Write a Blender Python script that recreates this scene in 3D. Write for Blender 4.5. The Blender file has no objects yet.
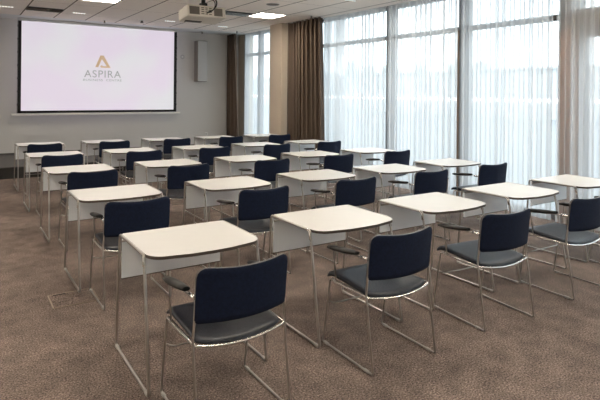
import bpy, bmesh, math, random
from mathutils import Vector, Matrix
random.seed(7)
C = bpy.context.scene.collection
S = bpy.context.scene
PI = math.pi

# ------------------------------------------------------------------ camera
F_PX = 527.85
yaw, roll = math.radians(33.204), math.radians(0.533)
fw = Vector((math.sin(yaw), math.cos(yaw), 0))
r0 = Vector((math.cos(yaw), -math.sin(yaw), 0)); u0 = Vector((0, 0, 1))
rt = math.cos(roll) * r0 + math.sin(roll) * u0
up = -math.sin(roll) * r0 + math.cos(roll) * u0
cam = bpy.data.objects.new('camera', bpy.data.cameras.new('camera')); C.objects.link(cam)
m = Matrix((rt, up, -fw)).transposed().to_4x4(); m.translation = Vector((-.885, -3.451, 1.643))
cam.matrix_world = m
cam.data.sensor_width = 36; cam.data.lens = F_PX / 600 * 36
cam.data.shift_y = -(200 - 94.0) / 600
cam.data.clip_start = .05; cam.data.clip_end = 300
S.camera = cam

# ------------------------------------------------------------------ world, exposure
w = bpy.data.worlds.new('overcast'); S.world = w; w.use_nodes = True
bg = w.node_tree.nodes['Background']; bg.inputs[0].default_value = (.83, .93, 1, 1); bg.inputs[1].default_value = 3.5
S.view_settings.view_transform = 'Standard'; S.view_settings.look = 'None'
S.view_settings.gamma = 1; S.view_settings.use_curve_mapping = False
S.view_settings.exposure = 0.15
PANEL_W = 30.0          # strength of the ceiling light panels
SCREEN_W = .72

def portal(name, loc, rot, sx, sy):
    l = bpy.data.lights.new(name, 'AREA'); l.shape = 'RECTANGLE'; l.size = sx; l.size_y = sy
    l.cycles.is_portal = True
    o = bpy.data.objects.new(name, l); C.objects.link(o); o.location = loc; o.rotation_euler = rot
    return o
portal('window_daylight', (5.98, 0.2, 1.6), (0, PI / 2, 0), 3.2, 11.4)
portal('window_daylight', (5.98, 8.55, 1.6), (0, PI / 2, 0), 3.2, 2.2)

# ------------------------------------------------------------------ materials
def mat(name, col=(.5, .5, .5), rough=.5, metal=0, emit=None, es=1, spec=.5, coat=0):
    mt = bpy.data.materials.new(name); mt.use_nodes = True
    b = mt.node_tree.nodes['Principled BSDF']
    b.inputs['Base Color'].default_value = (*col, 1); b.inputs['Roughness'].default_value = rough
    b.inputs['Metallic'].default_value = metal; b.inputs['Specular IOR Level'].default_value = spec
    b.inputs['Coat Weight'].default_value = coat
    if emit:
        b.inputs['Emission Color'].default_value = (*emit, 1); b.inputs['Emission Strength'].default_value = es
    return mt
def nd(mt, typ, **kw):
    n = mt.node_tree.nodes.new(typ)
    for k, v in kw.items(): setattr(n, k, v)
    return n
def lk(mt, a, b): mt.node_tree.links.new(a, b)
def bsdf(mt): return mt.node_tree.nodes['Principled BSDF']
def noisy(mt, c1, c2, scale, detail=4, lo=.3, hi=.7, bump=0, bscale=None, stretch=None):
    tc = nd(mt, 'ShaderNodeTexCoord'); src = tc.outputs['Object']
    if stretch:
        mp = nd(mt, 'ShaderNodeMapping'); mp.inputs['Scale'].default_value = stretch
        lk(mt, src, mp.inputs['Vector']); src = mp.outputs[0]
    n = nd(mt, 'ShaderNodeTexNoise'); n.inputs['Scale'].default_value = scale; n.inputs['Detail'].default_value = detail
    lk(mt, src, n.inputs['Vector'])
    r = nd(mt, 'ShaderNodeValToRGB'); r.color_ramp.elements[0].position = lo; r.color_ramp.elements[1].position = hi
    r.color_ramp.elements[0].color = (*c1, 1); r.color_ramp.elements[1].color = (*c2, 1)
    lk(mt, n.outputs['Fac'], r.inputs[0]); lk(mt, r.outputs[0], bsdf(mt).inputs['Base Color'])
    if bump:
        n2 = nd(mt, 'ShaderNodeTexNoise'); n2.inputs['Scale'].default_value = bscale or scale
        lk(mt, src, n2.inputs['Vector'])
        b = nd(mt, 'ShaderNodeBump'); b.inputs['Strength'].default_value = bump; b.inputs['Distance'].default_value = .01
        lk(mt, n2.outputs['Fac'], b.inputs['Height']); lk(mt, b.outputs[0], bsdf(mt).inputs['Normal'])
    return r, src

M = {}
M['wall'] = mat('wall_paint', (.36, .34, .315), .85); noisy(M['wall'], (.55, .54, .525), (.58, .57, .555), 1.2)
M['wall_bounce'] = mat('bounce_wall_paint', (.86, .86, .85), .8)  # unseen left and back walls, made paler to bounce light onto the modesty panels
M['stage_top'] = mat('stage_carpet', (.12, .115, .11), .9); M['riser'] = mat('stage_riser', (.02, .018, .016), .6)
M['pillar'] = mat('pillar_paint', (.56, .47, .37), .8)
M['base'] = mat('baseboard_paint', (.045, .04, .037), .6)
M['margin'] = mat('ceiling_plaster', (.78, .78, .77), .85)
M['chrome'] = mat('chrome', (.52, .49, .46), .28, 1)
M['bright'] = mat('bright_chrome', (.85, .84, .82), .2, 1)
M['top'] = mat('desk_laminate', (.74, .725, .70), .38)
M['edge'] = mat('desk_edge', (.075, .055, .042), .5)
M['panel'] = mat('modesty_laminate', (.90, .93, .95), .45)
M['navy'] = mat('navy_fabric', (.008, .013, .042), .75, spec=.25); noisy(M['navy'], (.002, .006, .021), (.005, .012, .036), 60, bump=.25, bscale=350)
M['seat'] = mat('seat_upholstery', (.02, .028, .055), .34, spec=.45); noisy(M['seat'], (.007, .009, .015), (.014, .017, .027), 40, bump=.15, bscale=300)
M['rim'] = mat('backrest_rim', (.10, .09, .09), .4)
M['black'] = mat('black_plastic', (.007, .0065, .006), .38, spec=.4)
M['black_matte'] = mat('black_matte', (.008, .008, .008), .8)
M['clear'] = mat('glide_plastic', (.52, .50, .47), .3)
M['white'] = mat('white_metal', (.7, .7, .68), .5)
M['proj'] = mat('projector_shell', (.62, .56, .48), .45)
M['grille'] = mat('grille', (.13, .11, .09), .6)
M['spk_side'] = mat('wall_speaker_side', (.26, .235, .21), .6)
M['spk'] = mat('wall_speaker_front', (.44, .44, .44), .7)
M['disc'] = mat('ceiling_speaker_grille', (.20, .18, .165), .7)
M['vent_dark'] = mat('vent_dark', (.03, .026, .022), .4)
M['vent_metal'] = mat('vent_metal', (.55, .53, .50), .22, .9)
M['frame'] = mat('window_frame_paint', (.20, .205, .215), .5)
M['bronze'] = mat('bronze_frame', (.15, .095, .06), .5)
M['rail'] = mat('transom_paint', (.085, .075, .07), .5)
M['wood'] = mat('door_post_veneer', (.24, .10, .04), .5)
M['brass'] = mat('hatch_trim', (.34, .27, .2), .45, .3)
M['lamp'] = mat('lamp_diffuser', (.9, .9, .85), .5, emit=(1, .90, .76), es=PANEL_W)
M['gold'] = mat('logo_gold', (.45, .33, .22), .8, emit=(.60, .44, .28), es=.55)
M['inkgrey'] = mat('logo_grey', (.3, .3, .3), .8, emit=(.34, .36, .36), es=.45)
M['inkpale'] = mat('logo_pale_grey', (.2, .2, .2), .8, emit=(.42, .48, .45), es=.5)
M['tree'] = mat('hazed_trees', (.10, .13, .09), .9); noisy(M['tree'], (.36, .38, .37), (.44, .46, .45), .6)  # pale greys put the haze into the tree colour
M['facade'] = mat('distant_facade', (.56, .57, .58), .8)
M['ground_out'] = mat('outdoor_paving', (.28, .285, .29), .9)
M['lit_pane'] = mat('lit_window', (.8, .8, .8), .4, emit=(1, 1, .97), es=6)

# carpet
mt = M['carpet'] = mat('carpet', rough=.9, spec=.15)
r, src = noisy(mt, (.108, .081, .069), (.308, .240, .204), 90, 8, .30, .70, bump=.25, bscale=420)
n = nd(mt, 'ShaderNodeTexNoise'); n.inputs['Scale'].default_value = 1.6; n.inputs['Detail'].default_value = 3; lk(mt, src, n.inputs['Vector'])
mr = nd(mt, 'ShaderNodeMapRange'); mr.inputs[1].default_value = .3; mr.inputs[2].default_value = .7; mr.inputs[3].default_value = .86; mr.inputs[4].default_value = 1.12
lk(mt, n.outputs['Fac'], mr.inputs[0])
n3 = nd(mt, 'ShaderNodeTexNoise'); n3.inputs['Scale'].default_value = 110; n3.inputs['Detail'].default_value = 2; lk(mt, src, n3.inputs['Vector'])
mr3 = nd(mt, 'ShaderNodeMapRange'); mr3.inputs[1].default_value = .3; mr3.inputs[2].default_value = .7; mr3.inputs[3].default_value = .3; mr3.inputs[4].default_value = 1.7
lk(mt, n3.outputs['Fac'], mr3.inputs[0])
n4 = nd(mt, 'ShaderNodeTexNoise'); n4.inputs['Scale'].default_value = 7; n4.inputs['Detail'].default_value = 5; lk(mt, src, n4.inputs['Vector'])
mr4 = nd(mt, 'ShaderNodeMapRange'); mr4.inputs[1].default_value = .3; mr4.inputs[2].default_value = .7; mr4.inputs[3].default_value = .78; mr4.inputs[4].default_value = 1.22
lk(mt, n4.outputs['Fac'], mr4.inputs[0])
m4 = nd(mt, 'ShaderNodeMath', operation='MULTIPLY'); lk(mt, mr.outputs[0], m4.inputs[0]); lk(mt, mr4.outputs[0], m4.inputs[1])
mm = nd(mt, 'ShaderNodeMath', operation='MULTIPLY'); lk(mt, m4.outputs[0], mm.inputs[0]); lk(mt, mr3.outputs[0], mm.inputs[1])
mx = nd(mt, 'ShaderNodeVectorMath', operation='SCALE'); lk(mt, r.outputs[0], mx.inputs[0]); lk(mt, mm.outputs[0], mx.inputs['Scale'])
lk(mt, mx.outputs[0], bsdf(mt).inputs['Base Color'])

# ceiling tiles: joint lines every .655 in X, faint ones across
mt = M['ceiling'] = mat('ceiling_tiles', rough=.9, spec=.1)
tc = nd(mt, 'ShaderNodeTexCoord'); sp = nd(mt, 'ShaderNodeSeparateXYZ'); lk(mt, tc.outputs['Object'], sp.inputs[0])
def joint(out, off, per, half):
    a = nd(mt, 'ShaderNodeMath', operation='SUBTRACT'); lk(mt, out, a.inputs[0]); a.inputs[1].default_value = off
    b = nd(mt, 'ShaderNodeMath', operation='PINGPONG'); lk(mt, a.outputs[0], b.inputs[0]); b.inputs[1].default_value = per / 2
    c = nd(mt, 'ShaderNodeMath', operation='LESS_THAN'); lk(mt, b.outputs[0], c.inputs[0]); c.inputs[1].default_value = half
    return c.outputs[0]
j1 = joint(sp.outputs[0], .27, .655, .012); j2 = joint(sp.outputs[1], 5.78, 1.31, .004)
mxx = nd(mt, 'ShaderNodeMath', operation='MAXIMUM'); lk(mt, j1, mxx.inputs[0]); lk(mt, j2, mxx.inputs[1])
mc = nd(mt, 'ShaderNodeMix', data_type='RGBA'); lk(mt, mxx.outputs[0], mc.inputs['Factor'])
mc.inputs['A'].default_value = (.90, .83, .76, 1); mc.inputs['B'].default_value = (.16, .125, .10, 1)
lk(mt, mc.outputs['Result'], bsdf(mt).inputs['Base Color'])

# drapes
mt = M['drape'] = mat('brown_drape', (.13, .085, .06), .85, spec=.2)
noisy(mt, (.105, .074, .055), (.16, .117, .090), 5, 3, stretch=(1, 1, .03))

# sheer voile: woven cloth, part open weave, part light-scattering thread
mt = M['sheer'] = bpy.data.materials.new('sheer_voile'); mt.use_nodes = True
nt = mt.node_tree; nt.nodes.clear()
out = nd(mt, 'ShaderNodeOutputMaterial'); tr = nd(mt, 'ShaderNodeBsdfTransparent')
tl = nd(mt, 'ShaderNodeBsdfTranslucent'); df = nd(mt, 'ShaderNodeBsdfDiffuse')
tl.inputs[0].default_value = (.86, .87, .88, 1); df.inputs[0].default_value = (.85, .87, .88, 1)
a = nd(mt, 'ShaderNodeMixShader'); a.inputs[0].default_value = .35; lk(mt, tl.outputs[0], a.inputs[1]); lk(mt, df.outputs[0], a.inputs[2])
b = nd(mt, 'ShaderNodeMixShader'); b.inputs[0].default_value = .54
lk(mt, tr.outputs[0], b.inputs[1]); lk(mt, a.outputs[0], b.inputs[2]); lk(mt, b.outputs[0], out.inputs[0])

# thin window glass
mt = M['glass'] = bpy.data.materials.new('thin_glass'); mt.use_nodes = True
nt = mt.node_tree; nt.nodes.clear()
out = nd(mt, 'ShaderNodeOutputMaterial'); tr = nd(mt, 'ShaderNodeBsdfTransparent'); tr.inputs[0].default_value = (.95, .97, .97, 1)
gl = nd(mt, 'ShaderNodeBsdfGlossy'); gl.inputs['Roughness'].default_value = .02
a = nd(mt, 'ShaderNodeMixShader'); a.inputs[0].default_value = .05
lk(mt, tr.outputs[0], a.inputs[1]); lk(mt, gl.outputs[0], a.inputs[2]); lk(mt, a.outputs[0], out.inputs[0])

# projected picture: near white with soft lilac clouds
mt = M['picture'] = mat('projected_picture', (.5, .5, .5), .9)
tc = nd(mt, 'ShaderNodeTexCoord'); n = nd(mt, 'ShaderNodeTexNoise'); n.inputs['Scale'].default_value = .9; n.inputs['Detail'].default_value = 1
lk(mt, tc.outputs['Object'], n.inputs['Vector'])
r = nd(mt, 'ShaderNodeValToRGB'); r.color_ramp.elements[0].position = .4; r.color_ramp.elements[1].position = .62
r.color_ramp.elements[0].color = (.81, .71, .84, 1); r.color_ramp.elements[1].color = (.80, .79, .83, 1)
lk(mt, n.outputs['Fac'], r.inputs[0]); lk(mt, r.outputs[0], bsdf(mt).inputs['Emission Color'])
bsdf(mt).inputs['Emission Strength'].default_value = SCREEN_W; bsdf(mt).inputs['Base Color'].default_value = (.25, .25, .25, 1)

# ------------------------------------------------------------------ mesh helpers
def add_box(bm, x0, x1, y0, y1, z0, z1, mi=0):
    vs = [bm.verts.new((x, y, z)) for x in (x0, x1) for y in (y0, y1) for z in (z0, z1)]
    for q in ((0, 1, 3, 2), (4, 6, 7, 5), (0, 4, 5, 1), (2, 3, 7, 6), (0, 2, 6, 4), (1, 5, 7, 3)):
        f = bm.faces.new([vs[i] for i in q]); f.material_index = mi
def box(*a):
    bm = bmesh.new(); add_box(bm, *a); return bm
def bevel(bm, w, seg=2):
    bmesh.ops.bevel(bm, geom=bm.edges[:], offset=w, segments=seg, affect='EDGES', profile=.6); return bm
def round_path(pts, r, n=5, closed=False):
    P = [Vector(p) for p in pts]; out = []
    N = len(P)
    for i in range(N):
        if not closed and i in (0, N - 1): out.append(P[i]); continue
        a, b, c = P[i - 1], P[i], P[(i + 1) % N]
        d1, d2 = (a - b), (c - b)
        rr = min(r, d1.length * .45, d2.length * .45)
        p, q = b + d1.normalized() * rr, b + d2.normalized() * rr
        for k in range(n + 1):
            t = k / n
            out.append(p * (1 - t) ** 2 + b * 2 * t * (1 - t) + q * t * t)
    return out
def add_tube(bm, path, r, sides=8, closed=False, mi=0):
    n = len(path); rings = []; nrm = None
    for i, p in enumerate(path):
        if closed: t = (path[(i + 1) % n] - path[i - 1])
        else: t = path[min(i + 1, n - 1)] - path[max(i - 1, 0)]
        t.normalize()
        if nrm is None:
            nrm = t.orthogonal().normalized()
        nrm = (nrm - t * nrm.dot(t)).normalized()
        bn = t.cross(nrm)
        rad = r(i / (n - 1)) if callable(r) else r
        rings.append([bm.verts.new(p + (nrm * math.cos(2 * PI * k / sides) + bn * math.sin(2 * PI * k / sides)) * rad) for k in range(sides)])
    for i in range(n if closed else n - 1):
        A, B = rings[i], rings[(i + 1) % n]
        for k in range(sides):
            f = bm.faces.new((A[k], A[(k + 1) % sides], B[(k + 1) % sides], B[k])); f.smooth = True; f.material_index = mi
    if not closed:
        bm.faces.new(rings[0][::-1]).material_index = mi; bm.faces.new(rings[-1]).material_index = mi
def tube(pts, r, rad=.03, sides=8, closed=False):
    bm = bmesh.new(); add_tube(bm, round_path(pts, rad, closed=closed), r, sides, closed); return bm
def add_prism(bm, outline, z0, z1, mi_side=0, mi_top=0):
    lo = [bm.verts.new((x, y, z0)) for x, y in outline]; hi = [bm.verts.new((x, y, z1)) for x, y in outline]
    bm.faces.new(hi).material_index = mi_top; bm.faces.new(lo[::-1]).material_index = mi_top
    n = len(outline)
    for i in range(n):
        f = bm.faces.new((lo[i], lo[(i + 1) % n], hi[(i + 1) % n], hi[i])); f.material_index = mi_side
def add_disc(bm, cx, cy, z0, z1, r, n=28, mi=0):
    add_prism(bm, [(cx + r * math.cos(2 * PI * k / n), cy + r * math.sin(2 * PI * k / n)) for k in range(n)], z0, z1, mi, mi)
def obj(name, bm, mats, parent=None, loc=None):
    me = bpy.data.meshes.new(name); bmesh.ops.recalc_face_normals(bm, faces=bm.faces[:]); bm.to_mesh(me); bm.free()
    for k in (mats if isinstance(mats, (list, tuple)) else [mats]): me.materials.append(M[k])
    o = bpy.data.objects.new(name, me); C.objects.link(o)
    if parent: o.parent = parent
    if loc: o.location = loc
    return o
def tag(o, label, cat, group=None, kind=None):
    o['label'] = label; o['category'] = cat
    if group: o['group'] = group
    if kind: o['kind'] = kind
    return o
def thing(name, loc, label, cat, group=None, rz=0):
    o = bpy.data.objects.new(name, None); C.objects.link(o); o.location = loc; o.rotation_euler = (0, 0, rz)
    o.empty_display_size = .1
    return tag(o, label, cat, group)
def struct(name, bm, mats, parent=None):
    o = obj(name, bm, mats, parent)
    if not parent: o['kind'] = 'structure'
    return o
KIDS = {}
def dup(root):
    r = root.copy(); C.objects.link(r)
    for ch in list(root.children):
        c = ch.copy(); C.objects.link(c); c.parent = r
        for g in list(ch.children):
            d = g.copy(); C.objects.link(d); d.parent = c
    return r

# ------------------------------------------------------------------ room shell
WX, FY, CZ = 5.85, 10.0, 3.27          # window plane, screen wall, ceiling height
LX, BY = -3.2, -6.0
struct('floor', box(LX - .2, WX + .3, BY - .2, FY + .2, -.15, 0), 'carpet')
bm = bmesh.new(); add_box(bm, LX - .2, WX + .3, BY - .2, 9.25, CZ, CZ + .15); struct('ceiling', bm, 'ceiling')
bm = bmesh.new(); add_box(bm, LX - .2, WX + .3, 9.25, FY + .2, CZ, CZ + .15); struct('trim_1', bm, 'margin')
struct('wall_front', box(LX - .2, WX + .3, FY, FY + .2, 0, CZ), 'wall')
struct('wall_left', box(LX - .2, LX, BY, FY, 0, CZ), 'wall_bounce')
struct('wall_back', box(LX - .2, WX + .3, BY - .2, BY, 0, CZ), 'wall_bounce')
struct('baseboard_front', box(LX, 5.35, FY - .015, FY, .22, .26), 'base')
st = bpy.data.objects.new('stage', None); C.objects.link(st); st.location = (1.07, 8.9, 0)
tag(st, 'low dark carpeted stage running along the wall under the screen', 'stage')
obj('deck', box(-4.26, 4.26, -1.1, 1.08, .205, .22), 'stage_top', st)
obj('riser', box(-4.25, 4.25, -1.09, 1.08, 0, .205), 'riser', st)
# pillar standing in the glazed side
struct('wall_right', bevel(box(5.39, 6.1, 6.93, 7.47, 0, CZ), .006, 1), 'pillar')
struct('wall_right_end', box(5.83, 6.1, 9.62, FY, 0, CZ), 'pillar')

# ------------------------------------------------------------------ glazing
def window(n, y0, y1, tz=2.66, mull=()):
    """floor-to-ceiling window bay between y0 and y1"""
    bm = bmesh.new(); d0, d1 = WX - .03, WX + .09
    add_box(bm, d0, d1, y0, y1, 0, .09); add_box(bm, d0, d1, y0, y1, CZ - .05, CZ)
    add_box(bm, d0, d1, y0, y0 + .05, .09, CZ - .05); add_box(bm, d0, d1, y1 - .05, y1, .09, CZ - .05)
    o = struct(f'window_{n}', bm, 'frame')
    obj('transom', box(WX - .02, WX + .06, y0 + .05, y1 - .05, tz, tz + .075), 'rail', o)
    obj('pane', box(WX + .02, WX + .028, y0 + .05, y1 - .05, .09, CZ - .05), 'glass', o)
    return o
def post(y, wdt, name='trim_2', m_='frame', d=.34):
    return struct(name, bevel(box(WX - .12, WX - .12 + d, y, y + wdt, 0, CZ), .006, 1), m_)
window(1, 7.47, 9.62); window(2, 3.79, 6.93); window(3, 2.13, 3.75); window(4, .46, 2.09)
window(6, -2.94, -1.3); window(7, -6.0, -2.98)
post(8.63, .05, 'trim_2', d=.16); post(3.75, .04, 'trim_3', d=.21); post(2.09, .04, 'trim_4', d=.23); post(-2.98, .04, 'trim_6', d=.23)
struct('trim_7', box(WX - .14, WX - .12, 2.105, 2.13, 0, 2.66), 'bronze')
# the glass door bay: wide posts, deep header, one leaf
struct('trim_5', box(WX - .16, WX - .02, .27, .46, 0, 2.5), 'wood')
struct('trim_8', box(WX - .14, WX + .14, .27, .46, 2.75, CZ), 'frame')
struct('trim_9', box(WX - .15, WX + .14, -1.22, .46, 2.5, 2.75), 'rail')
struct('trim_10', box(WX - .13, WX + .14, -1.3, -1.22, 0, CZ), 'frame')
bm = bmesh.new()
add_box(bm, WX - .02, WX + .09, .20, .46, .02, 2.49); add_box(bm, WX - .02, WX + .05, -1.20, -1.08, .02, 2.49)
add_box(bm, WX - .02, WX + .05, -1.08, .20, 2.40, 2.49); add_box(bm, WX - .02, WX + .05, -1.08, .20, .02, .22)
door = struct('door_1', bm, 'frame')
obj('pane', box(WX + .01, WX + .018, -1.08, .20, .22, 2.40), 'glass', door)
obj('door_handle', tube([(WX - .02, .25, 1.13), (WX - .075, .25, 1.13), (WX - .075, .08, 1.135)], .011, .02), 'white', door)
struct('window_5', box(WX + .02, WX + .028, -1.22, .27, 2.75, CZ), 'glass')

# ------------------------------------------------------------------ outside
struct('ground', box(WX + .3, 90, -60, 80, -.6, -.3), 'ground_out')
bm = bmesh.new(); add_box(bm, 40, 50, -30, 90, -.3, 3.9); add_box(bm, 39.8, 50.2, -30, 90, 3.9, 4.1)
fac = obj('distant_building', bm, 'facade'); tag(fac, 'pale low building far beyond the sheer curtains', 'building')
for k in range(90):
    obj('window', box(39.9, 40.02, 4 + k * .8, 4.25 + k * .8, 1.15, 1.38), 'lit_pane', fac)
def blob_row(name, x, y0, y1, n, zr, seed, label):
    rnd = random.Random(seed); bm = bmesh.new()
    for k in range(n):
        y = y0 + (y1 - y0) * (k + .5) / n + rnd.uniform(-1, 1); h = rnd.uniform(*zr); rx = rnd.uniform(1.6, 2.6)
        mtx = Matrix.Translation((x + rnd.uniform(-.6, .6), y, h * .5 - .3)) @ Matrix.Diagonal((1.4, rx, h * .55, 1))
        g = bmesh.ops.create_icosphere(bm, subdivisions=3, radius=1, matrix=mtx)
        for v in g['verts']:
            v.co += Vector((rnd.uniform(-.12, .12), rnd.uniform(-.12, .12), rnd.uniform(-.15, .15)))
    o = obj(name, bm, 'tree'); tag(o, label, 'trees', kind='stuff'); return o
blob_row('distant_trees', 56, 40, 120, 26, (4.6, 7.4), 3, 'hazy row of trees far outside the windows')

# ------------------------------------------------------------------ curtains
def pleats(x, y0, y1, z0, z1, amp, wl, seed, flare=0, fold=.35, thick=0, steps=9):
    rnd = random.Random(seed); bm = bmesh.new(); cols = []
    y = y0; ys = []
    n = max(2, int(abs(y1 - y0) / wl)); W = [rnd.uniform(.65, 1.4) for _ in range(n)]; tot = sum(W)
    a = [rnd.uniform(.6, 1.2) for _ in range(n + 1)]; ph = 0; acc = 0
    zs = [z0 + (z1 - z0) * k / 6 for k in range(7)]
    sway = [rnd.uniform(-.015, .015) for _ in range(n + 1)]
    for i in range(n):
        for s in range(steps):
            t = s / steps
            u = (acc + W[i] * t) / tot
            am = amp * (a[i] * (1 - t) + a[i + 1] * t); sw = sway[i] * (1 - t) + sway[i + 1] * t
            col = []
            for k, z in enumerate(zs):
                h = 1 - k / 6
                g = 1 + .25 * h * math.sin(i * 1.7 + 1)
                yy = y0 + (y1 - y0) * u + wl * fold * math.sin(4 * PI * t) * .5 * (y1 - y0) / abs(y1 - y0) + sw * h * 1.0
                if flare: yy += flare * h * (u - .0)
                col.append(bm.verts.new((x + am * g * math.sin(2 * PI * t), yy, z)))
            cols.append(col)
        acc += W[i]
    for p, q in zip(cols, cols[1:]):
        for k in range(6):
            f = bm.faces.new((p[k], q[k], q[k + 1], p[k + 1])); f.smooth = True
    if thick:
        bmesh.ops.recalc_face_normals(bm, faces=bm.faces[:])
        bmesh.ops.solidify(bm, geom=bm.faces[:], thickness=thick)
    return bm
TOP = CZ - .015
def curtain(name, bm, m_, label, group=None):
    return tag(obj(name, bm, m_), label, 'curtain', group)
curtain('brown_curtain', pleats(5.48, 9.97, 9.48, .23, TOP, .05, .11, 1, flare=-.28, fold=.5, thick=.004), 'drape', 'dark brown gathered curtain in the corner beside the screen wall')
curtain('brown_curtain', pleats(5.54, 6.90, 5.52, .02, TOP, .085, .15, 2, flare=-.12, fold=.5, thick=.004), 'drape', 'wide brown gathered curtain hanging right beside the beige pillar')
G = 'sheer white curtains along the windows'
curtain('sheer_curtain', pleats(5.70, 9.36, 7.50, .02, TOP, .022, .12, 11, fold=.2), 'sheer', 'narrow sheer white curtain between the corner curtain and the beige pillar', G)
curtain('sheer_curtain', pleats(5.67, 5.66, 4.90, .02, TOP, .030, .045, 21, fold=.6), 'sheer', 'tightly gathered grey-white sheer curtain edging the wide brown curtain', G)
curtain('sheer_curtain', pleats(5.67, 4.88, 3.70, .02, TOP, .024, .13, 12, fold=.52), 'sheer', 'sheer white curtain between the gathered sheer and the first dark mullion', G)
curtain('sheer_curtain', pleats(5.67, 3.66, 2.06, .02, TOP, .024, .13, 13, fold=.52), 'sheer', 'sheer white curtain between the two slim dark mullions', G)
curtain('sheer_curtain', pleats(5.67, 2.02, .50, .02, TOP, .024, .13, 14, fold=.52), 'sheer', 'sheer white curtain before the window bay next to the brown door post', G)
curtain('sheer_curtain', pleats(5.64, .46, -2.9, .02, TOP, .024, .13, 15, fold=.52), 'sheer', 'sheer white curtain hanging in front of the glass door', G)
curtain('sheer_curtain', pleats(5.64, -2.94, -5.9, .02, TOP, .024, .13, 16), 'sheer', 'sheer white curtain past the glass door, outside the picture', G)

# ------------------------------------------------------------------ projection screen
def SX(u): return .336 + (u - 20.5) * .02283
scr = thing('projection_screen', (2.08, 9.66, 1.1), 'large white projection screen glowing with the company logo', 'screen')
def rel(bm):   # shapes below are written in room coordinates
    bmesh.ops.translate(bm, verts=bm.verts[:], vec=(-2.08, -9.66, -1.1)); return bm
obj('screen_cloth', rel(box(.34, 3.82, 9.66, 9.67, 1.215, 3.205)), 'picture', scr)
bm = bmesh.new()
add_box(bm, .275, .34, 9.655, 9.675, 1.16, 3.205); add_box(bm, 3.82, 3.885, 9.655, 9.675, 1.16, 3.205); add_box(bm, .275, 3.885, 9.655, 9.675, 1.16, 1.215)
obj('black_border', rel(bm), 'black_matte', scr)
obj('top_casing', rel(bevel(box(.26, 3.90, 9.62, 9.70, 3.205, 3.265), .008)), 'white', scr)
obj('bottom_batten', rel(bevel(box(.15, 3.99, 9.635, 9.695, 1.105, 1.155), .01)), 'white', scr)
for sx in (.266, 3.894):
    bm = bmesh.new(); add_tube(bm, [Vector((sx, 9.665, 1.15)), Vector((sx, 9.665, 3.265))], .004, 6)
    for k in range(7): add_box(bm, sx - .006, sx + .006, 9.655, 9.675, 1.33 + k * .29, 1.37 + k * .29)
    obj('tension_cord', rel(bm), 'black', scr)
def plate(pts, th=.003):
    bm = bmesh.new()
    f = [bm.verts.new((x, 9.656 - th, z)) for x, z in pts]; b = [bm.verts.new((x, 9.656, z)) for x, z in pts]
    n = len(pts); bm.faces.new(f); bm.faces.new(b[::-1])
    for i in range(n): bm.faces.new((f[i], b[i], b[(i + 1) % n], f[(i + 1) % n]))
    return rel(bm)
obj('logo_mark', plate([(1.895, 2.235), (2.01, 2.515), (2.085, 2.515), (2.25, 2.225), (2.03, 2.225), (2.005, 2.26), (2.045, 2.285), (2.07, 2.262), (2.16, 2.262), (2.045, 2.43), (1.965, 2.235)]), 'gold', scr)
def text(name, s, x0, x1, z, h, m_):
    cu = bpy.data.curves.new(name, 'FONT'); cu.body = s; cu.size = 1; cu.space_character = 1.12; cu.extrude = .001
    o = bpy.data.objects.new(name, cu); C.objects.link(o); o.data.materials.append(M[m_])
    bpy.context.view_layer.update()
    me = bpy.data.meshes.new_from_object(o); bpy.data.objects.remove(o); o = bpy.data.objects.new(name, me); C.objects.link(o)
    bpy.context.view_layer.update()
    d = o.dimensions; bb = o.bound_box; bx = min(v[0] for v in bb); by = min(v[1] for v in bb)
    sx, sy = (x1 - x0) / d.x, h / d.y
    o.scale = (sx, sy, 1); o.rotation_euler = (PI / 2, 0, 0); o.parent = scr
    o.location = (x0 - bx * sx - 2.08, -.006, z - by * sy - 1.1)
text('wordmark', 'ASPIRA', 1.65, 2.49, 1.99, .17, 'inkgrey')
text('tagline', 'BUSINESS', 1.63, 2.07, 1.905, .05, 'inkpale')
text('tagline', 'CENTRE', 2.15, 2.51, 1.905, .05, 'inkpale')

# ------------------------------------------------------------------ wall items
t = thing('wall_speaker', (4.64, FY, 1.95), 'tall narrow grey column speaker on the wall beside the screen', 'speaker')
obj('cabinet', bevel(box(-.14, .14, -.25, -.01, 0, 1.09), .012), 'spk_side', t)
obj('grille', bevel(box(-.13, .13, -.262, -.25, .01, 1.08), .005, 1), 'spk', t)
obj('wall_bracket', box(-.05, .05, -.01, 0, .3, .8), 'black', t)
def wallplate(x, z, label, rnd=True):
    t = thing('wall_socket', (x, FY, z), label, 'socket')
    if rnd:
        bm = bmesh.new(); add_disc(bm, 0, 0, 0, .012, .06); bmesh.ops.rotate(bm, verts=bm.verts[:], matrix=Matrix.Rotation(PI / 2, 3, 'X'))
        obj('cover', bm, 'spk', t)
        obj('insert', bevel(box(-.02, .02, -.018, -.012, -.02, .02), .004, 1), 'white', t)
    else:
        obj('cover', bevel(box(-.045, .045, -.012, 0, -.045, .045), .004, 1), 'white', t)
        obj('insert', box(-.02, .02, -.015, -.012, -.02, .02), 'spk', t)
wallplate(4.19 - .02, 2.6, 'small round wall plate between the screen and the column speaker')
wallplate(4.865, .53, 'small square white wall socket low under the column speaker', False)

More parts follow.
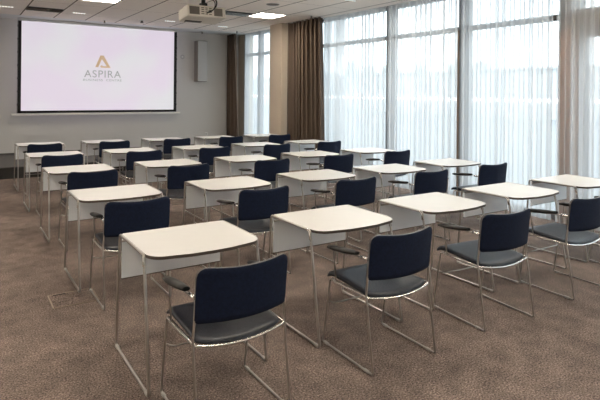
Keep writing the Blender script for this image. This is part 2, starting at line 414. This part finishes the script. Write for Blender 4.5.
# ------------------------------------------------------------------ ceiling items
def light_panel():
    t = thing('ceiling_light', (0, 0, CZ), '', 'light', 'square ceiling light panels')
    bm = bmesh.new(); h = .30
    for a in ((-h, h, -h, -h + .02), (-h, h, h - .02, h), (-h, -h + .02, -h + .02, h - .02), (h - .02, h, -h + .02, h - .02)):
        add_box(bm, *a, -.012, 0)
    obj('frame', bm, 'white', t)
    obj('diffuser', box(-h + .02, h - .02, -h + .02, h - .02, -.008, 0), 'lamp', t)
    return t
lp = light_panel(); first = True
for X, Y, lab in ((4.53, 6.11, 'glowing square ceiling panel between the projector and the wide brown curtain'),
                  (1.2525, 6.11, 'glowing square ceiling panel just in front of the screen logo'),
                  (4.53, 2.83, None), (1.2525, 2.83, None), (4.53, -.45, None), (1.2525, -.45, None), (4.53, -3.7, None), (1.2525, -3.7, None), (-2.02, 6.11, None), (-2.02, 2.83, None), (-2.02, -.45, None), (-2.02, -3.7, None)):
    o = lp if first else dup(lp); first = False
    o.location = (X, Y, CZ); o['label'] = lab or 'square ceiling light panel outside the picture, above the desks and chairs'
def vent(x, y, label):
    t = thing('ceiling_vent', (x, y, CZ), label, 'vent', 'slot vents in the ceiling')
    obj('backing', box(-.32, .32, -.2, .2, -.004, 0), 'vent_dark', t)
    for k in range(4):
        y0 = -.18 + k * .1
        bm = box(-.32, .32, -.022, .022, -.003, .003); bmesh.ops.rotate(bm, verts=bm.verts[:], matrix=Matrix.Rotation(.5, 3, 'X'))
        bmesh.ops.translate(bm, verts=bm.verts[:], vec=(0, y0 + .03, -.016))
        obj('slat', bm, 'vent_metal', t)
vent(.597, 8.03, 'slot vent in the ceiling above the top corner of the screen')
vent(3.87, 6.24, 'slot vent in the ceiling between projector and glowing light panel')
t = thing('ceiling_speaker', (3.94, 4.85, CZ), 'round grey speaker grille set in the ceiling beside the light panel', 'speaker')
bm = bmesh.new(); add_disc(bm, 0, 0, -.006, 0, .125); obj('rim', bm, 'white', t)
bm = bmesh.new(); add_disc(bm, 0, 0, -.01, -.006, .115); obj('grille', bm, 'disc', t)
def downlight(x, y, label):
    t = thing('downlight', (x, y, CZ), label, 'downlight', 'small linear downlights in the ceiling')
    obj('housing', box(-.13, .13, -.03, .03, -.004, 0), 'margin', t)
    for k in range(5):
        bm = bmesh.new(); add_disc(bm, -.1 + k * .05, 0, -.008, -.004, .013, 10); obj('lamp', bm, 'lamp_dim', t)
M['lamp_dim'] = mat('small_lamp', (.8, .8, .78), .3, emit=(1, .97, .9), es=3)
for x, y, l in ((-.07, 8.12, 'small row of five spotlights in the ceiling off the corner of the screen'), (1.25, 8.15, 'small row of five spotlights in the ceiling above the screen logo'),
                (3.187, 8.18, 'small row of five spotlights in the ceiling before the projector'), (4.574, 8.34, 'small row of five spotlights in the ceiling near the column speaker'),
                (4.80, 3.69, 'small row of five spotlights in the ceiling beside the sheer curtain')):
    downlight(x, y, l)
def sprinkler(x, y, label, name='sprinkler', col='grille', r=.035, h=.05):
    t = thing(name, (x, y, CZ), label, 'sprinkler' if name == 'sprinkler' else 'detector')
    bm = bmesh.new(); add_disc(bm, 0, 0, -.006, 0, r, 14); obj('rosette', bm, 'white', t)
    bm = bmesh.new(); add_disc(bm, 0, 0, -h, -.006, r * .45, 10); add_disc(bm, 0, 0, -h - .005, -h, r * .8, 12); obj('nozzle', bm, col, t)
sprinkler(1.95, 9.0, 'tiny dark sprinkler head in the ceiling straight above the logo')
sprinkler(2.645, 8.49, 'dark round detector on the ceiling between two sprinklers before the screen', 'smoke_detector', 'grille', .06, .05)
sprinkler(4.60, 9.7, 'tiny sprinkler head in the ceiling just before the column speaker')
sprinkler(5.262, 8.97, 'tiny dark sprinkler head in the ceiling beside the corner curtain')
sprinkler(5.32, 5.62, 'tiny dark sprinkler head in the ceiling before the wide brown curtain')

# ------------------------------------------------------------------ projector
t = thing('projector', (2.52, 4.5, 2.875), 'cream projector hanging from the ceiling on a black pole', 'projector')
def T(bm, x=0, y=0, z=0): bmesh.ops.translate(bm, verts=bm.verts[:], vec=(x, y, z)); return bm
obj('body', bevel(box(-.33, .33, 0, .42, 0, .185), .022, 3), 'proj', t)
for x0, x1 in ((-.30, -.13), (.12, .27)):
    bm = bmesh.new()
    for k in range(9):
        xx = x0 + (x1 - x0) * k / 9; add_box(bm, xx, xx + (x1 - x0) / 18, -.004, .002, .025, .155)
    add_box(bm, x0, x1, -.0015, .001, .025, .155)
    obj('rear_grille', bm, 'grille', t)
bm = bmesh.new()
for z in (.045, .08, .115, .145):
    for k, (x, wd) in enumerate(((-.10, .05), (-.03, .04), (.03, .05))): add_box(bm, x, x + wd, -.004, .002, z - .008, z + .006)
obj('socket_panel', bm, 'grille', t)
obj('vent_strip', bevel(box(-.26, .02, .28, .36, -.008, .002), .002, 1), 'vent_dark', t)
bm = bmesh.new(); add_disc(bm, 0, 0, 0, .05, .055); bmesh.ops.rotate(bm, verts=bm.verts[:], matrix=Matrix.Rotation(-PI / 2, 3, 'X'))
obj('lens', T(bm, -.15, .41, .09), 'black', t)
for ch in t.children: ch.rotation_euler = (-.15, 0, 0)
bm = box(-.05, .05, .12, .22, .14, .24); add_tube(bm, [Vector((0, .17, .23)), Vector((0, .17, CZ - 2.875))], .035, 12)
add_box(bm, -.08, .08, .09, .25, CZ - 2.875 - .01, CZ - 2.875)
obj('ceiling_mount', bm, 'black', t)
obj('cable', tube([(.02, 0, .09), (.04, -.07, .08), (.12, -.08, .17), (.15, -.03, .26), (.10, .05, .36), (.09, .10, CZ - 2.876)], .011, .06), 'black', t)
obj('cable', tube([(-.01, 0, .06), (.03, -.06, .07), (.10, -.06, .14), (.13, -.01, .25), (.07, .06, .33), (.05, .12, CZ - 2.876)], .008, .06), 'black', t)

# ------------------------------------------------------------------ floor hatch
t = thing('floor_hatch', (-.08, 1.05, 0), 'thin rectangular outline of a floor socket hatch in the carpet beside the left desks', 'hatch')
bm = bmesh.new()
for a in ((-.17, .17, .14, .15), (-.17, .17, -.15, -.14), (-.17, -.16, -.14, .14), (.16, .17, -.14, .14)): add_box(bm, *a, 0, .004)
obj('rim', bm, 'brass', t)
obj('lid', box(-.16, .16, -.14, .14, 0, .002), 'carpet', t)
obj('finger_slot', box(-.13, -.04, .125, .138, .002, .0045), 'black_matte', t)

# ------------------------------------------------------------------ desks
def arc(cx, cy, r, a0, a1, n=7):
    return [(cx + r * math.cos(math.radians(a0 + (a1 - a0) * k / n)), cy + r * math.sin(math.radians(a0 + (a1 - a0) * k / n))) for k in range(n + 1)]
def make_desk():
    t = thing('classroom_desk', (0, 0, 0), '', 'desk', 'white single classroom desks in five rows')
    # local origin: middle of the far edge, on the floor; far edge y=0, user side y=-.62
    o = arc(-.33, -.02, .02, 180, 90, 3) + arc(.33, -.02, .02, 90, 0, 3)
    o += arc(.245, -.50, .105, 0, -75) + [(.12, -.632), (0, -.637), (-.12, -.632)] + arc(-.245, -.50, .105, -105, -180)
    bm = bmesh.new(); add_prism(bm, o, .722, .740, 1, 0)
    obj('desktop', bm, ['top', 'edge'], t)
    bm = bmesh.new(); add_box(bm, -.348, .332, -.012, -.002, .458, .722)
    p = obj('modesty_panel', bm, 'panel', t)
    obj('panel_edge', bevel(box(-.35, .334, -.014, 0, .452, .458), .001, 1), 'edge', p)
    for s in (-1, 1):
        x = .356 * s
        xf = .362 * s
        pts = [(xf, .060, .009), (x, .008, .733), (x, -.505, .733), (xf, -.634, .009)]
        fr = obj('leg_frame', tube(pts, .0088, .022, 8, True), 'chrome', t)
        for y, n_ in ((.03, 'glide'), (-.60, 'glide')):
            obj(n_, bevel(box(xf - .010, xf + .010, y - .022, y + .022, 0, .018), .004, 1), 'clear', fr)
        obj('bend_highlight', tube([(x, -.478, .733), (x, -.501, .718), (x + .002 * s, -.514, .672)], .0105, .015), 'bright', fr)  # brighter bit of tube standing in for the highlight on the bend
    obj('cross_rail', tube([(-.356, -.03, .700), (.356, -.03, .700)], .007), 'chrome', t)
    return t

DESKS = {(1, 1):(0.014,-0.008),(2, 1):(1.113,-0.043),(3, 1):(2.182,-0.029),(4, 1):(3.272,-0.022),(5, 1):(4.366,-0.024),(1, 2):(-0.004,1.763),(2, 2):(1.104,1.704),(3, 2):(2.190,1.696),(4, 2):(3.279,1.674),(5, 2):(4.382,1.725),(1, 3):(0.005,3.490),(2, 3):(1.092,3.481),(3, 3):(2.202,3.444),(4, 3):(3.316,3.456),(5, 3):(4.428,3.425),(1, 4):(-0.007,5.208),(2, 4):(1.081,5.204),(3, 4):(2.207,5.174),(4, 4):(3.310,5.183),(5, 4):(4.424,5.173),(1, 5):(0.010,6.939),(2, 5):(1.090,6.930),(3, 5):(2.208,6.935),(4, 5):(3.302,6.912),(5, 5):(4.415,6.913)}
CHAIRS = {(1, 1):(0.331,-0.869,0.006),(2, 1):(1.427,-0.858,-0.015),(3, 1):(2.484,-0.850,-0.075),(4, 1):(3.563,-0.855,-0.030),(5, 1):(4.70,-.86,-.01),(1, 2):(0.326,0.922,0.002),(2, 2):(1.427,0.869,0.011),(3, 2):(2.479,0.868,0.002),(4, 2):(3.557,0.869,-0.017),(5, 2):(4.676,0.901,-0.025),(1, 3):(0.354,2.666,0.008),(2, 3):(1.408,2.623,0.000),(3, 3):(2.505,2.576,-0.001),(4, 3):(3.597,2.616,0.008),(5, 3):(4.680,2.590,-0.009),(1, 4):(0.325,4.371,0.000),(2, 4):(1.402,4.341,0.013),(3, 4):(2.490,4.326,0.006),(4, 4):(3.617,4.333,0.010),(5, 4):(4.704,4.338,-0.006),(1, 5):(0.336,6.096,0.002),(2, 5):(1.420,6.080,0.003),(3, 5):(2.530,6.077,0.008),(4, 5):(3.612,6.060,0.004),(5, 5):(4.712,6.066,-0.005)}
ROW = {5: 'the row next to the screen', 4: 'the second row from the screen', 3: 'the middle row', 2: 'the fourth row from the screen', 1: 'the last row from the screen'}
COL = {5: 'beside the curtains', 4: 'second from the curtains', 3: 'third from the curtains', 2: 'fourth from the curtains', 1: 'at the aisle end'}
desk0 = make_desk()
for i, (k, (x, y)) in enumerate(DESKS.items()):
    d = desk0 if i == 0 else dup(desk0)
    d.location = (x + .35, y, 0)
    d['label'] = f'white desk in {ROW[k[1]]}, {COL[k[0]]}'

# ------------------------------------------------------------------ chairs
def make_chair():
    t = thing('stacking_chair', (0, 0, 0), '', 'chair', 'navy chairs with armrests in five rows')
    # local: +y is the direction the sitter faces, feet at y -.24 .. +.235
    # seat: dished pad with a waterfall lip
    nx, ny = 14, 14; th = .032
    def S_(u, v, top):
        x = .238 * u
        bow = .022 * (1 - u * u)
        y0, y1 = -.205 - bow, .262 + .014 * (1 - u * u)
        # rounded plan corners
        e = max(0, abs(u) - .8) / .2
        y1 -= .035 * e * e; y0 += .02 * e * e
        y = y0 + (y1 - y0) * v
        z = .462 + .012 * v - .020 * (1 - u * u) * (1 - v) ** 1.5 - .006 * (1 - u * u)
        z += .010 * v
        if v > .8: z -= .03 * ((v - .8) / .2) ** 2
        edge = min(1 - abs(u), v * 1.2, (1 - v) * 1.2) / .10
        k = 1 if edge >= 1 else math.sqrt(max(0, 1 - (1 - edge) ** 2))
        return (x, y, z - th / 2 + (th / 2) * k * (1 if top else -1))
    bm = bmesh.new(); g = {}
    for top in (1, 0):
        for i in range(nx + 1):
            for j in range(ny + 1):
                u, v = math.sin((i / nx * 2 - 1) * PI / 2), .5 - .5 * math.cos(j / ny * PI)
                brd = i in (0, nx) or j in (0, ny)
                if brd and not top: g[0, i, j] = g[1, i, j]
                else: g[top, i, j] = bm.verts.new(S_(u, v, top))
    for top in (1, 0):
        for i in range(nx):
            for j in range(ny):
                q = [g[top, i, j], g[top, i + 1, j], g[top, i + 1, j + 1], g[top, i, j + 1]]
                f = bm.faces.new(q if top else q[::-1]); f.smooth = True
    seat = obj('seat', bm, 'seat', t)
    # chrome rim under the seat's rear edge and sides
    pts = [(-.25, .16, .445)] + [(-.25, -.19, .438)]
    for k in range(9):
        u = -1 + 2 * k / 8
        pts.append((.246 * u, -.21 - .024 * (1 - u * u), .436 - .024 * (1 - u * u)))
    pts += [(.25, -.19, .438), (.25, .16, .445)]
    bm = bmesh.new(); add_tube(bm, round_path(pts, .02, 2), .007, 6); obj('seat_rim', bm, 'bright', seat)
    # backrest: curved rounded panel
    nx, nz = 18, 10; W = .255; R = .055; Rb = .018
    def zr(x):
        ax = abs(x)
        def cut(r): 
            d = ax - (W - r); return 0 if d <= 0 else r - math.sqrt(max(0, r * r - d * d))
        return .542 + cut(Rb) - .004 * (1 - (x / W) ** 2), .820 - cut(R) - .018 * (1 - (x / W) ** 2)
    def yb(x, z): return -.208 - .052 * (1 - (x / W) ** 2) - (z - .542) * .10
    bm = bmesh.new(); G_ = {}
    for sd in (0, 1):
        for i in range(nx + 1):
            x = W * math.sin((i / nx * 2 - 1) * PI / 2 * .98) / math.sin(PI / 2 * .98)
            a, b = zr(x)
            for j in range(nz + 1):
                z = a + (b - a) * j / nz
                G_[sd, i, j] = bm.verts.new((x, yb(x, z) + (.016 if sd else 0), z))
    for sd in (0, 1):
        for i in range(nx):
            for j in range(nz):
                q = [G_[sd, i, j], G_[sd, i + 1, j], G_[sd, i + 1, j + 1], G_[sd, i, j + 1]]
                f = bm.faces.new(q if not sd else q[::-1]); f.smooth = True; f.material_index = 0
    def rim(a, b):
        f = bm.faces.new((G_[0, a[0], a[1]], G_[0, b[0], b[1]], G_[1, b[0], b[1]], G_[1, a[0], a[1]])); f.material_index = 1
    for i in range(nx): rim((i, 0), (i + 1, 0)); rim((i, nz), (i + 1, nz))
    for j in range(nz): rim((0, j), (0, j + 1)); rim((nx, j), (nx, j + 1))
    obj('backrest', bm, ['navy', 'rim'], t)
    for s in (-1, 1):
        x = .256 * s
        bm = bmesh.new()
        # post + runner + front leg + seat rail as one bent rod
        pts = [(x * .97, -.214, .74), (x * .975, -.208, .60), (x, -.196, .46), (x, -.266, .007), (x, .242, .008), (x * .985, .172, .436), (x * .985, -.195, .436)]
        add_tube(bm, round_path(pts, .014, 4), .0068, 7)
        # arm rod
        pts = [(x, -.205, .668), (x, -.10, .664), (x, .135, .636), (x * .99, .105, .44)]
        add_tube(bm, round_path(pts, .02, 4), .0052, 7)
        fr = obj('side_frame', bm, 'chrome', t)
        for y in (-.205, .205):
            obj('glide', bevel(box(x - .009, x + .009, y - .020, y + .020, 0, .017), .004, 1), 'clear', fr)
        bm = bmesh.new()
        path = [Vector((x, .195, .648)), Vector((x, .12, .655)), Vector((x, .0, .668)), Vector((x, -.095, .680))]
        add_tube(bm, round_path([tuple(p) for p in path], .03, 3), lambda f: .031 - .010 * (2 * f - 1) ** 4, 10)
        for v in bm.verts:
            v.co.y -= .012; v.co.x = x + (v.co.x - x) * 1.0
            cz = .666 - .11 * (v.co.y) ; v.co.z = cz + (v.co.z - cz) * .52
        ar = obj('armrest', bm, 'black', t)
        obj('arm_joint', tube([(x, -.212, .668), (x, -.15, .668)], .010, .01), 'bright', ar)
    obj('stretcher', tube([(-.250, .218, .28), (-.21, .17, .275), (.21, .17, .275), (.250, .218, .28)], .005, .04, 6), 'chrome', t)
    return t
chair0 = make_chair()
for i, (k, (x, y, a)) in enumerate(CHAIRS.items()):
    c = chair0 if i == 0 else dup(chair0)
    c.location = (x, y, 0); c.rotation_euler = (0, 0, a)
    c['label'] = f'navy chair in {ROW[k[1]]}, {COL[k[0]]}'
